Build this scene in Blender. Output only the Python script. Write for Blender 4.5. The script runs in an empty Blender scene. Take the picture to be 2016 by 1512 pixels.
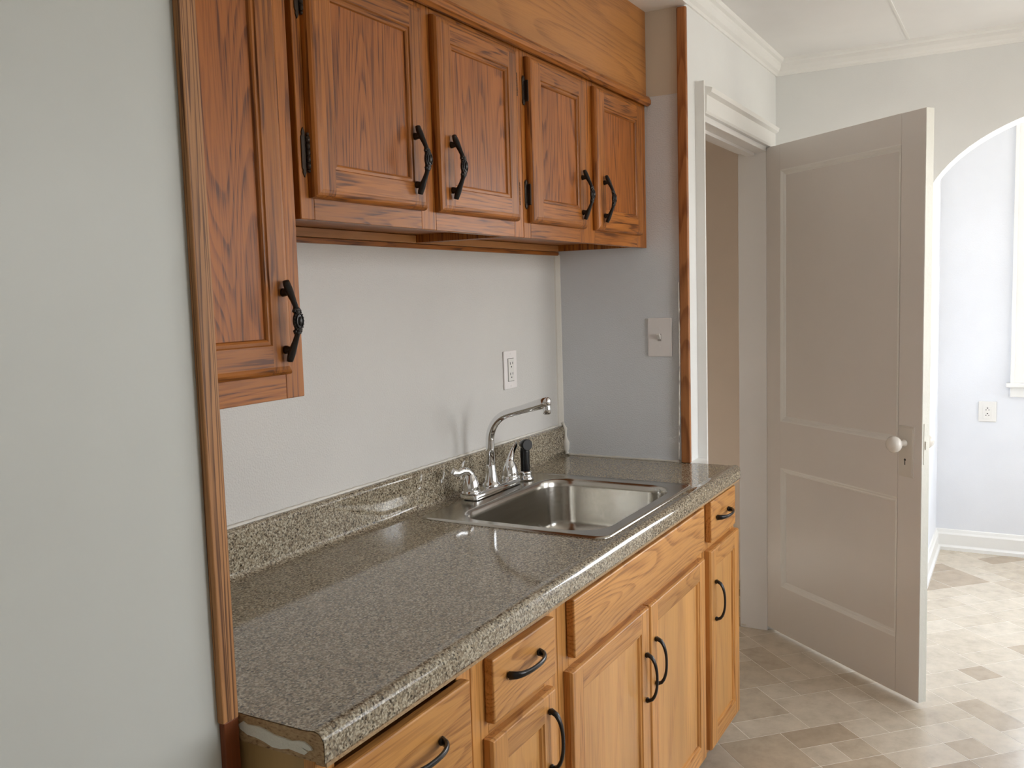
import bpy, bmesh, math, random
from mathutils import Vector, Matrix
random.seed(7)
S = bpy.context.scene
COL = S.collection
PI = math.pi
# ------------------------------------------------------------------ camera
cam_d = bpy.data.cameras.new('camera'); cam = bpy.data.objects.new('camera', cam_d); COL.objects.link(cam)
R_ = Vector((0.4890272, -0.8717708, -0.0294617)); U_ = Vector((0.0984970, 0.0216298, 0.9949023)); F_ = Vector((0.8666895, 0.4894362, -0.0964438))
CAM = Vector((-2.83898, -1.41538, 1.47329)); FPX = 1798.474
m = Matrix(((R_.x, U_.x, -F_.x, CAM.x), (R_.y, U_.y, -F_.y, CAM.y), (R_.z, U_.z, -F_.z, CAM.z), (0, 0, 0, 1)))
cam.matrix_world = m
cam_d.sensor_width = 36; cam_d.sensor_fit = 'HORIZONTAL'; cam_d.lens = FPX / 2016 * 36; cam_d.clip_start = .02; cam_d.clip_end = 200
S.camera = cam
# ------------------------------------------------------------------ world, sun, exposure
W = bpy.data.worlds.new('sky'); S.world = W; W.use_nodes = True
nt = W.node_tree; nt.nodes.clear()
o = nt.nodes.new('ShaderNodeOutputWorld'); bg = nt.nodes.new('ShaderNodeBackground'); nt.links.new(bg.outputs[0], o.inputs[0])
tc = nt.nodes.new('ShaderNodeTexCoord'); sp = nt.nodes.new('ShaderNodeSeparateXYZ'); rp = nt.nodes.new('ShaderNodeValToRGB')
nt.links.new(tc.outputs['Generated'], sp.inputs[0]); nt.links.new(sp.outputs['Z'], rp.inputs[0]); nt.links.new(rp.outputs[0], bg.inputs[0])
rp.color_ramp.elements[0].position = 0.0; rp.color_ramp.elements[0].color = (.46, .44, .40, 1)
rp.color_ramp.elements[1].position = .02; rp.color_ramp.elements[1].color = (.99, .99, .985, 1)
e = rp.color_ramp.elements.new(.6); e.color = (.72, .84, 1.0, 1)
bg.inputs[1].default_value = 10.0
sun_d = bpy.data.lights.new('sun', 'SUN'); sun = bpy.data.objects.new('sun', sun_d); COL.objects.link(sun)
sun_d.energy = 3.0; sun_d.angle = math.radians(.6); sun_d.color = (1.0, .93, .84)
sun.rotation_euler = Vector((-.62, -.42, -.80)).to_track_quat('-Z', 'Y').to_euler()
S.view_settings.view_transform = 'Standard'; S.view_settings.look = 'None'
S.view_settings.exposure = 0.32; S.view_settings.gamma = 1; S.view_settings.use_curve_mapping = False
def portal(name, loc, sx, sy, direction):
    d = bpy.data.lights.new(name, 'AREA'); d.shape = 'RECTANGLE'; d.size = sx; d.size_y = sy; d.cycles.is_portal = True
    ob = bpy.data.objects.new(name, d); COL.objects.link(ob); ob.location = loc
    ob.rotation_euler = Vector(direction).to_track_quat('-Z', 'Y').to_euler()
portal('portal', (2.80, -2.22, 1.60), 1.6, 1.35, (-1, 0, 0))
portal('portal', (0.57, -3.04, 1.55), .95, 1.25, (0, 1, 0))
portal('portal', (-0.95, -3.04, 1.55), .95, 1.25, (0, 1, 0))
portal('portal', (2.0, -4.14, 1.55), .95, 1.25, (0, 1, 0))
S.cycles.max_bounces = 12; S.cycles.diffuse_bounces = 6; S.cycles.glossy_bounces = 6; S.cycles.transparent_max_bounces = 8
S.cycles.sample_clamp_indirect = 6

# ------------------------------------------------------------------ materials
def mat(name, col, rough=.5, metal=0, coat=0, spec=.5):
    M = bpy.data.materials.new(name); M.use_nodes = True
    b = M.node_tree.nodes['Principled BSDF']
    b.inputs['Base Color'].default_value = (*col, 1); b.inputs['Roughness'].default_value = rough
    b.inputs['Metallic'].default_value = metal; b.inputs['Coat Weight'].default_value = coat
    b.inputs['Specular IOR Level'].default_value = spec
    return M
def N(t, k, **kw):
    n = t.nodes.new(k)
    for a, v in kw.items(): setattr(n, a, v)
    return n
def coords(t, sc=(1, 1, 1)):
    c = N(t, 'ShaderNodeTexCoord'); mp = N(t, 'ShaderNodeMapping'); t.links.new(c.outputs['Object'], mp.inputs[0])
    mp.inputs['Scale'].default_value = sc
    return mp
def ramp(t, src, stops):
    r = N(t, 'ShaderNodeValToRGB'); t.links.new(src, r.inputs[0])
    el = r.color_ramp.elements
    el[0].position, el[0].color = stops[0][0], (*stops[0][1], 1)
    el[1].position, el[1].color = stops[-1][0], (*stops[-1][1], 1)
    for p, c in stops[1:-1]:
        q = el.new(p); q.color = (*c, 1)
    return r
def mixc(t, a, b, fac, mode='MIX'):
    x = N(t, 'ShaderNodeMix', data_type='RGBA', blend_type=mode)
    for s, v in ((x.inputs[6], a), (x.inputs[7], b), (x.inputs[0], fac)):
        if hasattr(v, 'is_linked') or hasattr(v, 'links'): t.links.new(v, s)
        elif isinstance(v, tuple): s.default_value = (*v, 1)
        else: s.default_value = v
    return x.outputs[2]
def bump(t, src, strength, dist, b):
    n = N(t, 'ShaderNodeBump'); n.inputs['Strength'].default_value = strength; n.inputs['Distance'].default_value = dist
    t.links.new(src, n.inputs['Height']); t.links.new(n.outputs[0], b.inputs['Normal'])
def paint(name, col, scale=160, strength=.25, rough=.45, dist=.002, mott=.03):
    M = mat(name, col, rough); t = M.node_tree; b = t.nodes['Principled BSDF']
    mp = coords(t); n = N(t, 'ShaderNodeTexNoise'); n.inputs['Scale'].default_value = scale; n.inputs['Detail'].default_value = 3
    t.links.new(mp.outputs[0], n.inputs[0]); bump(t, n.outputs['Fac'], strength, dist, b)
    n2 = N(t, 'ShaderNodeTexNoise'); n2.inputs['Scale'].default_value = 3; n2.inputs['Detail'].default_value = 4; t.links.new(mp.outputs[0], n2.inputs[0])
    r = ramp(t, n2.outputs['Fac'], [(.3, tuple(c * (1 - mott) for c in col)), (.7, tuple(min(1, c * (1 + mott)) for c in col))])
    t.links.new(r.outputs[0], b.inputs['Base Color'])
    return M
def wood(name, axis, light, dark, ringscale=6.0, freq=11.0, line=.45, rough=.40, coat=.10, pore=.5, ratio=.12):
    """oak: growth rings are contour lines of a stretched noise; open pores are very stretched fine noise"""
    M = mat(name, light, rough, 0, coat); t = M.node_tree; b = t.nodes['Principled BSDF']; L = t.links.new
    b.inputs['Coat Roughness'].default_value = .22; b.inputs['Specular IOR Level'].default_value = .32
    c = N(t, 'ShaderNodeTexCoord'); oi = N(t, 'ShaderNodeObjectInfo'); ge = N(t, 'ShaderNodeNewGeometry')
    a1 = N(t, 'ShaderNodeMath', operation='MULTIPLY_ADD'); L(oi.outputs['Random'], a1.inputs[0]); a1.inputs[1].default_value = 17.0
    a2 = N(t, 'ShaderNodeMath', operation='MULTIPLY'); L(ge.outputs['Random Per Island'], a2.inputs[0]); a2.inputs[1].default_value = 9.0
    L(a2.outputs[0], a1.inputs[2])
    va = N(t, 'ShaderNodeVectorMath', operation='ADD'); L(c.outputs['Object'], va.inputs[0]); L(a1.outputs[0], va.inputs[1])
    def stretched(al, ac, kind='ShaderNodeTexNoise', detail=2, dis=0):
        mp = N(t, 'ShaderNodeMapping'); sc = [ac, ac, ac]; sc[axis] = al; mp.inputs['Scale'].default_value = sc
        L(va.outputs[0], mp.inputs[0]); n = N(t, kind); n.inputs['Scale'].default_value = 1; n.inputs['Detail'].default_value = detail
        L(mp.outputs[0], n.inputs[0]); return n.outputs['Fac']
    big = stretched(ringscale * ratio, ringscale, detail=1.5)
    k = N(t, 'ShaderNodeMath', operation='MULTIPLY'); L(big, k.inputs[0]); k.inputs[1].default_value = freq
    fr = N(t, 'ShaderNodeMath', operation='FRACT'); L(k.outputs[0], fr.inputs[0])
    rings = ramp(t, fr.outputs[0], [(0, (.9, .9, .9)), (.10, (1, 1, 1)), (.30, (.35, .35, .35)), (.55, (0, 0, 0)), (.93, (.03, .03, .03)), (1, (.9, .9, .9))])
    fine = stretched(9, 240, detail=2)
    pr = ramp(t, fine, [(.47, (0, 0, 0)), (.58, (1, 1, 1))])
    wav = stretched(.9, 9, detail=3)
    rp_ = ramp(t, wav, [(.25, tuple(x * .80 for x in light)), (.5, light), (.78, tuple(min(1, x * 1.18) for x in light))])
    mu = N(t, 'ShaderNodeMath', operation='MULTIPLY'); L(rings.outputs[0], mu.inputs[0]); mu.inputs[1].default_value = line
    pm = N(t, 'ShaderNodeMath', operation='MULTIPLY_ADD'); L(rings.outputs[0], pm.inputs[0]); pm.inputs[1].default_value = .75; pm.inputs[2].default_value = .30
    pp = N(t, 'ShaderNodeMath', operation='MULTIPLY'); L(pr.outputs[0], pp.inputs[0]); L(pm.outputs[0], pp.inputs[1])
    p2 = N(t, 'ShaderNodeMath', operation='MULTIPLY'); L(pp.outputs[0], p2.inputs[0]); p2.inputs[1].default_value = pore
    c1 = mixc(t, rp_.outputs[0], dark, mu.outputs[0]); c2 = mixc(t, c1, tuple(x * .7 for x in dark), p2.outputs[0])
    tint = ramp(t, ge.outputs['Random Per Island'], [(0, (.88, .86, .84)), (1, (1.08, 1.05, 1.02))])
    c3 = mixc(t, c2, tint.outputs[0], 1.0, 'MULTIPLY')
    L(c3, b.inputs['Base Color'])
    bump(t, pp.outputs[0], -.12, .0006, b)
    return M
UL, UD = (.405, .140, .022), (.155, .042, .005)
WZ = wood('oak dark vertical', 2, UL, UD, 26, 7, .55, pore=.85, ratio=.04); WX = wood('oak dark horizontal', 0, UL, UD, 15, 13, .42, pore=.95, ratio=.08)
WPZ = wood('oak dark panel', 2, (.375, .120, .019), (.16, .043, .006), 7.5, 30, .5, pore=.95, ratio=.10)
WY = wood('oak dark depth', 1, UL, UD)
BL, BD = (.62, .305, .090), (.37, .145, .034)
BZ = wood('oak golden vertical', 2, BL, BD, 22, 7, .40, pore=.6, ratio=.04); BX = wood('oak golden horizontal', 0, BL, BD, 8, 20, .5, pore=.6, ratio=.14)
BPZ = wood('oak golden panel', 2, (.66, .35, .115), (.48, .21, .062), 5, 12, .22, pore=.3)
PLY = wood('soffit plywood', 0, (.46, .20, .055), (.26, .095, .024), 4, 22, .35, pore=.35)
TRZ = wood('raw oak strip', 2, (.46, .225, .09), (.12, .048, .018), 75, 8, .95, ratio=.01, rough=.5, coat=.05)
TRD = wood('stained strip', 2, (.20, .055, .016), (.09, .022, .008), 8, 10, .5, rough=.5, coat=.05)
RTZ = wood('right strip', 2, (.46, .19, .065), (.24, .08, .025), 6, 20, .6, rough=.45, coat=.1)
CLT = wood('hanging cleat oak', 0, (.52, .25, .09), (.30, .115, .04), 6, 8, .35, pore=.3)
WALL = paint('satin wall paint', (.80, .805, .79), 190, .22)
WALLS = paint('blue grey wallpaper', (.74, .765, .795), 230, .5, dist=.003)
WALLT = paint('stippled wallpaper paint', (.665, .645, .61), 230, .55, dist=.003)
WALLL = paint('dimmed left wall paint', (.585, .60, .565), 60, .12)  # same white as the other walls, darkened in colour for weaker light here
WHITE = paint('white gloss trim paint', (.85, .84, .81), 90, .08, .3)
DOORP = paint('door paint', (.76, .725, .695), 110, .10, .33, mott=.02)
DOORE = paint('door edge paint', (.76, .75, .68), 60, .35, .4, dist=.003)
CEIL = paint('ceiling paint', (.84, .83, .815), 120, .10, .6)
CLOS = paint('closet paint', (.84, .76, .68), 90, .1, .5)
FARW = paint('daylight tinted far room paint', (.77, .785, .82), 150, .2, .5)  # bluish tint puts the far room's cool daylight into the wall colour
CAULK = paint('caulk', (.74, .71, .64), 300, .4, .5, mott=.08)
PLATE = mat('white plastic', (.86, .82, .80), .3); PLATE2 = mat('ivory plastic', (.80, .78, .74), .3)
SLOT = mat('slot black', (.02, .018, .015), .6)
BLACK = mat('black plastic', (.005, .005, .006), .28, spec=.35)
CHROME = mat('chrome', (.80, .81, .82), .07, 1)
IRON = mat('dark bronze', (.028, .025, .024), .33, .75, .2)
HINGE = mat('hinge bronze', (.045, .030, .020), .5, .6)
PORC = paint('porcelain knob', (.72, .68, .62), 50, .03, .22)
GROUT = paint('vinyl joint', (.80, .74, .64), 200, .1, .5)
TOE = mat('toe kick', (.10, .06, .035), .7)
def steel():
    M = mat('brushed stainless', (.50, .485, .455), .27, 1); t = M.node_tree; b = t.nodes['Principled BSDF']
    mp = coords(t, (4, 160, 160)); n = N(t, 'ShaderNodeTexNoise'); n.inputs['Scale'].default_value = 1; n.inputs['Detail'].default_value = 4
    t.links.new(mp.outputs[0], n.inputs[0])
    r = ramp(t, n.outputs['Fac'], [(.3, (.17, .17, .17)), (.7, (.21, .21, .21))]); t.links.new(r.outputs[0], b.inputs['Roughness'])
    m2 = coords(t); n2 = N(t, 'ShaderNodeTexNoise'); n2.inputs['Scale'].default_value = 9; n2.inputs['Detail'].default_value = 6; t.links.new(m2.outputs[0], n2.inputs[0])
    r2 = ramp(t, n2.outputs['Fac'], [(.35, (.50, .475, .43)), (.65, (.55, .53, .49))]); t.links.new(r2.outputs[0], b.inputs['Base Color'])
    return M
STEEL = steel()
def laminate():
    M = mat('speckled laminate', (.3, .25, .2), .07, 0, 0, .62); t = M.node_tree; b = t.nodes['Principled BSDF']; L = t.links.new
    mp = coords(t)
    v = N(t, 'ShaderNodeTexVoronoi'); v.inputs['Scale'].default_value = 330; L(mp.outputs[0], v.inputs[0])
    sx = N(t, 'ShaderNodeSeparateColor'); L(v.outputs['Color'], sx.inputs[0])
    r = ramp(t, sx.outputs[0], [(0, (0.021, 0.015, 0.009)), (.23, (0.035, 0.024, 0.016)), (.25, (0.153, 0.106, 0.065)), (.44, (0.201, 0.148, 0.095)), (.47, (0.342, 0.281, 0.195)), (.73, (0.413, 0.351, 0.249)), (.76, (0.590, 0.532, 0.406)), (1, (0.708, 0.653, 0.522))])
    r.color_ramp.interpolation = 'CONSTANT'
    n = N(t, 'ShaderNodeTexNoise'); n.inputs['Scale'].default_value = 210; n.inputs['Detail'].default_value = 2; L(mp.outputs[0], n.inputs[0])
    r2 = ramp(t, n.outputs['Fac'], [(.36, (0.035, 0.025, 0.016)), (.46, (0.289, 0.236, 0.162)), (.6, (0.448, 0.393, 0.290))])
    L(mixc(t, r.outputs[0], r2.outputs[0], .45), b.inputs['Base Color'])
    n3 = N(t, 'ShaderNodeTexNoise'); n3.inputs['Scale'].default_value = 120; L(mp.outputs[0], n3.inputs[0]); bump(t, n3.outputs['Fac'], .01, .0004, b)
    return M
LAM = laminate()
def particle():
    M = mat('particle board', (.42, .29, .16), .75); t = M.node_tree; b = t.nodes['Principled BSDF']; L = t.links.new
    mp = coords(t, (1, 1, 2.2)); n = N(t, 'ShaderNodeTexNoise'); n.inputs['Scale'].default_value = 160; n.inputs['Detail'].default_value = 5; L(mp.outputs[0], n.inputs[0])
    r = ramp(t, n.outputs['Fac'], [(.3, (.17, .085, .035)), (.42, (.36, .225, .11)), (.7, (.48, .33, .175))]); L(r.outputs[0], b.inputs['Base Color']); bump(t, n.outputs['Fac'], .3, .001, b)
    return M
PART = particle()
PANELT = wood('tan end panel', 2, (.42, .27, .11), (.36, .21, .08), 5, 3, .1, rough=.5, coat=0, pore=.1)
def tile_mat(name, island):
    M = mat(name, (.5, .44, .36), .24, 0, 0, .5); t = M.node_tree; b = t.nodes['Principled BSDF']; L = t.links.new
    src = N(t, 'ShaderNodeNewGeometry').outputs['Random Per Island'] if island else N(t, 'ShaderNodeObjectInfo').outputs['Random']
    r = ramp(t, src, [(0, (.44, .345, .245)), (.16, (.50, .405, .295)), (.3, (.58, .49, .375)), (1, (.64, .555, .44))])
    mp = N(t, 'ShaderNodeNewGeometry')
    n = N(t, 'ShaderNodeTexNoise'); n.inputs['Scale'].default_value = 14; n.inputs['Detail'].default_value = 7; n.inputs['Roughness'].default_value = .65; L(mp.outputs['Position'], n.inputs[0])
    q = ramp(t, n.outputs['Fac'], [(.28, (.80, .79, .78)), (.5, (.97, .97, .97)), (.72, (1.1, 1.1, 1.1))])
    L(mixc(t, r.outputs[0], q.outputs[0], 1.0, 'MULTIPLY'), b.inputs['Base Color'])
    n2 = N(t, 'ShaderNodeTexNoise'); n2.inputs['Scale'].default_value = 60; n2.inputs['Detail'].default_value = 3; L(mp.outputs['Position'], n2.inputs[0]); bump(t, n2.outputs['Fac'], .10, .001, b)
    return M
TILE = tile_mat('vinyl tile', False); TILES = tile_mat('vinyl tile field', True)
def glassm():
    M = bpy.data.materials.new('window glass'); M.use_nodes = True; t = M.node_tree; t.nodes.clear()
    o = N(t, 'ShaderNodeOutputMaterial'); mx = N(t, 'ShaderNodeMixShader'); a = N(t, 'ShaderNodeBsdfTransparent'); g = N(t, 'ShaderNodeBsdfGlossy')
    g.inputs['Roughness'].default_value = .02; mx.inputs[0].default_value = .07
    t.links.new(a.outputs[0], mx.inputs[1]); t.links.new(g.outputs[0], mx.inputs[2]); t.links.new(mx.outputs[0], o.inputs[0]); return M
GLASS = glassm()

# ------------------------------------------------------------------ mesh helpers
class MB:
    def __init__(s): s.v = []; s.f = []; s.m = []; s.sm = []
    def add(s, vs, fs, mi=0, smooth=False):
        k = len(s.v); s.v += [tuple(p) for p in vs]
        for f in fs: s.f.append(tuple(i + k for i in f)); s.m.append(mi); s.sm.append(smooth)
        return s
    def box(s, x0, x1, y0, y1, z0, z1, mi=0, bev=0, seg=2):
        x0, x1 = min(x0, x1), max(x0, x1); y0, y1 = min(y0, y1), max(y0, y1); z0, z1 = min(z0, z1), max(z0, z1)
        if not bev:
            vs = [(x, y, z) for x in (x0, x1) for y in (y0, y1) for z in (z0, z1)]
            return s.add(vs, [(0, 1, 3, 2), (4, 6, 7, 5), (0, 4, 5, 1), (2, 3, 7, 6), (0, 2, 6, 4), (1, 5, 7, 3)], mi)
        bm = bmesh.new(); bmesh.ops.create_cube(bm, size=1)
        for v in bm.verts: v.co = Vector(((x0 + x1) / 2 + v.co.x * (x1 - x0), (y0 + y1) / 2 + v.co.y * (y1 - y0), (z0 + z1) / 2 + v.co.z * (z1 - z0)))
        bmesh.ops.bevel(bm, geom=bm.edges[:], offset=bev, segments=seg, profile=.5, affect='EDGES')
        bm.verts.index_update(); s.add([v.co for v in bm.verts], [[v.index for v in f.verts] for f in bm.faces], mi, False); bm.free(); return s
    def prism(s, pts, axis, a0, a1, mi=0, capmi=None, smooth=False):
        """pts: list of 2-D points (the two other axes in xyz order), extruded along axis"""
        def P(p, a):
            q = list(p); q.insert(axis, a); return q
        n = len(pts); vs = [P(p, a0) for p in pts] + [P(p, a1) for p in pts]
        s.add(vs, [(i, (i + 1) % n, (i + 1) % n + n, i + n) for i in range(n)], mi, smooth)
        cm = mi if capmi is None else capmi
        s.add([P(p, a0) for p in pts], [tuple(range(n))[::-1]], cm); s.add([P(p, a1) for p in pts], [tuple(range(n))], cm); return s
    def tube(s, path, rad, seg=14, mi=0, cap=True, up=None):
        path = [Vector(p) for p in path]; n = len(path); rings = []
        t0 = (path[1] - path[0]).normalized(); ref = Vector(up) if up else (Vector((0, 0, 1)) if abs(t0.z) < .9 else Vector((0, 1, 0)))
        a = (ref - t0 * ref.dot(t0)).normalized()
        for i, p in enumerate(path):
            t = (path[min(i + 1, n - 1)] - path[max(i - 1, 0)]).normalized()
            a = (a - t * a.dot(t)).normalized(); b = t.cross(a); r = rad[i] if isinstance(rad, (list, tuple)) else rad
            ra, rb = r if isinstance(r, tuple) else (r, r)
            rings.append([p + a * ra * math.cos(2 * PI * k / seg) + b * rb * math.sin(2 * PI * k / seg) for k in range(seg)])
        vs = [v for r in rings for v in r]
        fs = [(i * seg + k, i * seg + (k + 1) % seg, (i + 1) * seg + (k + 1) % seg, (i + 1) * seg + k) for i in range(n - 1) for k in range(seg)]
        s.add(vs, fs, mi, True)
        if cap: s.add(rings[0], [tuple(range(seg))[::-1]], mi); s.add(rings[-1], [tuple(range(seg))], mi)
        return s
    def lathe(s, c, prof, axis=2, seg=28, mi=0, sc=(1, 1)):
        """prof: (radius, height along axis)"""
        vs = []
        for r, h in prof:
            for k in range(seg):
                a = 2 * PI * k / seg; p = [r * math.cos(a) * sc[0], r * math.sin(a) * sc[1]]; p.insert(axis, h); vs.append((c[0] + p[0], c[1] + p[1], c[2] + p[2]))
        n = len(prof)
        s.add(vs, [(i * seg + k, i * seg + (k + 1) % seg, (i + 1) * seg + (k + 1) % seg, (i + 1) * seg + k) for i in range(n - 1) for k in range(seg)], mi, True)
        s.add(vs[:seg], [tuple(range(seg))], mi); s.add(vs[-seg:], [tuple(range(seg))], mi); return s
    def ellipsoid(s, c, r, nu=16, nv=10, mi=0):
        vs = [(c[0] + r[0] * math.sin(PI * j / nv) * math.cos(2 * PI * i / nu), c[1] + r[1] * math.sin(PI * j / nv) * math.sin(2 * PI * i / nu), c[2] + r[2] * math.cos(PI * j / nv)) for j in range(nv + 1) for i in range(nu)]
        s.add(vs, [(j * nu + i, (j + 1) * nu + i, (j + 1) * nu + (i + 1) % nu, j * nu + (i + 1) % nu) for j in range(nv) for i in range(nu)], mi, True); return s
    def mesh(s, name, mats):
        me = bpy.data.meshes.new(name); me.from_pydata(s.v, [], s.f)
        for mm in (mats if isinstance(mats, (list, tuple)) else [mats]): me.materials.append(mm)
        for p, mi, q in zip(me.polygons, s.m, s.sm): p.material_index = mi; p.use_smooth = q
        bm = bmesh.new(); bm.from_mesh(me); bmesh.ops.remove_doubles(bm, verts=bm.verts, dist=1e-6)
        bmesh.ops.recalc_face_normals(bm, faces=bm.faces); bm.to_mesh(me); bm.free(); return me
    def raw(s, name, mats):
        me = bpy.data.meshes.new(name); me.from_pydata(s.v, [], s.f)
        for mm in (mats if isinstance(mats, (list, tuple)) else [mats]): me.materials.append(mm)
        for p, mi, q in zip(me.polygons, s.m, s.sm): p.material_index = mi; p.use_smooth = q
        me.update(); return me
    def build(s, name, mats, parent=None, loc=None, merge=True):
        ob = bpy.data.objects.new(name, s.mesh(name, mats) if merge else s.raw(name, mats)); COL.objects.link(ob)
        if parent: put(ob, parent)
        if loc: ob.location = loc
        return ob
def put(ob, parent):
    ob.parent = parent
    o_ = Vector((0, 0, 0)); p = parent
    while p: o_ += p.location; p = p.parent
    ob.location = ob.location - o_ if parent.rotation_euler.z == 0 else ob.location
def thing(name, label, cat, loc=(0, 0, 0), group=None, rz=0):
    e_ = bpy.data.objects.new(name, None); COL.objects.link(e_); e_.location = loc; e_.rotation_euler = (0, 0, rz); e_.empty_display_size = .05
    return tag(e_, label, cat, group)
def tag(ob, label, cat, group=None):
    ob['label'] = label; ob['category'] = cat
    if group: ob['group'] = group
    return ob
def struct(ob, label=None):
    ob['kind'] = 'structure'
    if label: ob['label'] = label; 
    return ob
def inst(name, me, parent, loc, rot=(0, 0, 0)):
    ob = bpy.data.objects.new(name, me); COL.objects.link(ob); ob.location = loc; ob.rotation_euler = rot
    if parent: put(ob, parent)
    return ob

# ================================================================== SETTING
CH = 2.425; AH = 2.362; YW = -.478; YR = -.466; XL = -1.985; XF = 1.195
YK = -2.9          # kitchen wall behind the camera's right
# --- floor: base sheet, tiles on a 45 degree module
fb = MB().box(-4.3, 2.9, -4.2, .45, -.06, -.0004); floor = fb.build('floor', GROUT); struct(floor, 'beige vinyl floor laid in a diagonal pattern of mixed tiles')
U0, V0, MOD = -.663, .371, .1132
def uv2xy(u, v): s_ = 2 ** -.5; return ((u + v) * s_, (u - v) * s_)
def px(P):
    d = Vector(P) - CAM; z = d.dot(F_)
    return (1008 + FPX * d.dot(R_) / z, 756 - FPX * d.dot(U_) / z, z)
IU = range(-48, 36); JV = range(-36, 52); used = {}
tiles = []
def lay(i, j, a, b):
    if any((i + p, j + q) in used for p in range(a) for q in range(b)): return False
    for p in range(a):
        for q in range(b): used[(i + p, j + q)] = 1
    tiles.append((i, j, a, b)); return True
for tseed in [(2, 3, 2, 2), (3, 5, 1, 1), (1, 5, 2, 1), (1, 4, 1, 1), (1, 2, 1, 2), (0, 3, 1, 1), (0, 4, 1, 2), (4, 3, 1, 1), (5, 2, 2, 2), (4, 4, 1, 2), (2, 1, 1, 2), (3, 1, 2, 2), (0, 0, 2, 2), (5, 5, 2, 1), (-1, 4, 1, 2), (-2, 5, 2, 1), (-2, 2, 2, 2), (4, 6, 1, 2), (2, 6, 2, 2)]:
    lay(*tseed)
rr = random.Random(11)
for i in IU:
    for j in JV:
        if (i, j) in used: continue
        for a, b in rr.choice([[(2, 2), (1, 2)], [(1, 2), (2, 1)], [(2, 1)], [(1, 2)], [(2, 2), (2, 1)], [(1, 1)], []]) + [(1, 1)]:
            if lay(i, j, a, b): break
TM = {}
for a in (1, 2):
    for b in (1, 2):
        g = .0011
        TM[(a, b)] = MB().box(g, b * MOD - g, g, a * MOD - g, -.0006, 0, bev=.0003, seg=1).mesh('tile', TILE)
rest = MB(); cnt = 0
for (i, j, a, b) in tiles:
    u = U0 + i * MOD; v = V0 + j * MOD; cx, cy = uv2xy(u + a * MOD / 2, v + b * MOD / 2)
    if not (-4.2 < cx < 2.78 and -4.1 < cy < .35): continue
    x, y = uv2xy(u, v); X, Y, z = px((cx, cy, 0))
    vis = z > 0 and X > 1380 and X < 2070 and Y < 1580 and not (cx < 0 and cy > -.56) and not (cx > 1.25 and cy > -.95) and cy < -.3
    if vis:
        inst('tile', TM[(a, b)], floor, (x, y, 0), (0, 0, -PI / 4)); cnt += 1
    else:
        s_ = 2 ** -.5; g = .0011; q = []
        for (du, dv) in ((g, g), (g, b * MOD - g), (a * MOD - g, b * MOD - g), (a * MOD - g, g)):
            xx, yy = uv2xy(u + du, v + dv); q.append((xx, yy, 0))
        rest.add(q, [(0, 1, 2, 3)])
print('tiles', cnt)
rf = rest.build('tile_field', TILES, floor); rf['kind'] = 'stuff'

def wallbox(name, x0, x1, y0, y1, z0, z1, M, label=None, parent=None):
    ob = MB().box(x0, x1, y0, y1, z0, z1).build(name, M, parent); struct(ob, label) if not parent else None; return ob
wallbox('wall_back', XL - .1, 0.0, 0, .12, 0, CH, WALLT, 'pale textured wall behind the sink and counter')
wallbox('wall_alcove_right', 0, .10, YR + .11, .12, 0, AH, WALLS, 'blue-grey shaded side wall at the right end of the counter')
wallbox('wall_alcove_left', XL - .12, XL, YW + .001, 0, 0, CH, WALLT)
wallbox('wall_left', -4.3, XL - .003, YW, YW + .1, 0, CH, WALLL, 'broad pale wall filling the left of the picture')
# header above alcove (front wall piece) and alcove ceiling
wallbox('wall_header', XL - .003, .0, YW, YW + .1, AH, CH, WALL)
ob = MB().box(XL, .0, YW + .1, 0, AH, AH + .02).build('ceiling_alcove', WHITE); struct(ob)
# closet wall with door opening
OX0, OX1, OZ = .163, 1.035, 2.05
cw = MB().box(.0045, OX0, YR, YR + .11, 0, CH).box(OX1, XF, YR, YR + .11, 0, CH).box(OX0, OX1, YR, YR + .11, OZ, CH)
struct(cw.build('wall_closet', WALL, merge=False), 'white wall with the closet doorway, right of the counter')
# closet interior
cl = MB().box(.1, 1.75, .55, .65, 0, CH).box(1.65, 1.75, YR + .11, .55, 0, CH).box(.1, .11, YR + .11, .55, 0, CH)
cl.box(OX1, 1.65, YR + .11, YR + .12, 0, CH).box(.1, 1.75, YR + .11, .65, 2.3, 2.32)
struct(cl.build('wall_closet_inside', CLOS, merge=False), 'dim beige walls inside the closet')
# far wall with arch
AY0, AY1, AZS, ARY, ARZ = -1.035, -2.465, 1.715, .715, .432
ac = -1.75
def arch_wall(x0, x1, mats):
    b = MB(); n = 40
    ap = [(ac + ARY * math.cos(PI * k / n), AZS + ARZ * math.sin(PI * k / n)) for k in range(n + 1)]   # from AY0 side to AY1 side
    for x in (x0, x1):
        b.add([(x, YR + .0, 0), (x, AY0, 0), (x, AY0, AZS), (x, YR, AZS)], [(0, 1, 2, 3)])
        b.add([(x, YK, 0), (x, AY1, 0), (x, AY1, AZS), (x, YK, AZS)], [(0, 1, 2, 3)])
        top = [(YR, CH)] + [(YR + (YK - YR) * k / n, CH) for k in range(1, n)] + [(YK, CH)]
        low = ap[:]
        vs = [(x, y, z) for y, z in low] + [(x, y, z) for y, z in top]
        b.add(vs, [(k, k + 1, n + 1 + k + 1, n + 1 + k) for k in range(n)])
        b.add([(x, YR, AZS), (x, AY0, AZS), (x, YR, CH)], [(0, 1, 2)]); b.add([(x, YK, AZS), (x, AY1, AZS), (x, YK, CH)], [(0, 1, 2)])
    strip = [(AY0, 0)] + ap + [(AY1, 0)]
    vs = [(x0, y, z) for y, z in strip] + [(x1, y, z) for y, z in strip]; k2 = len(strip)
    b.add(vs, [(k, k + 1, k + 1 + k2, k + k2) for k in range(k2 - 1)], 1)
    return b
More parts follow.
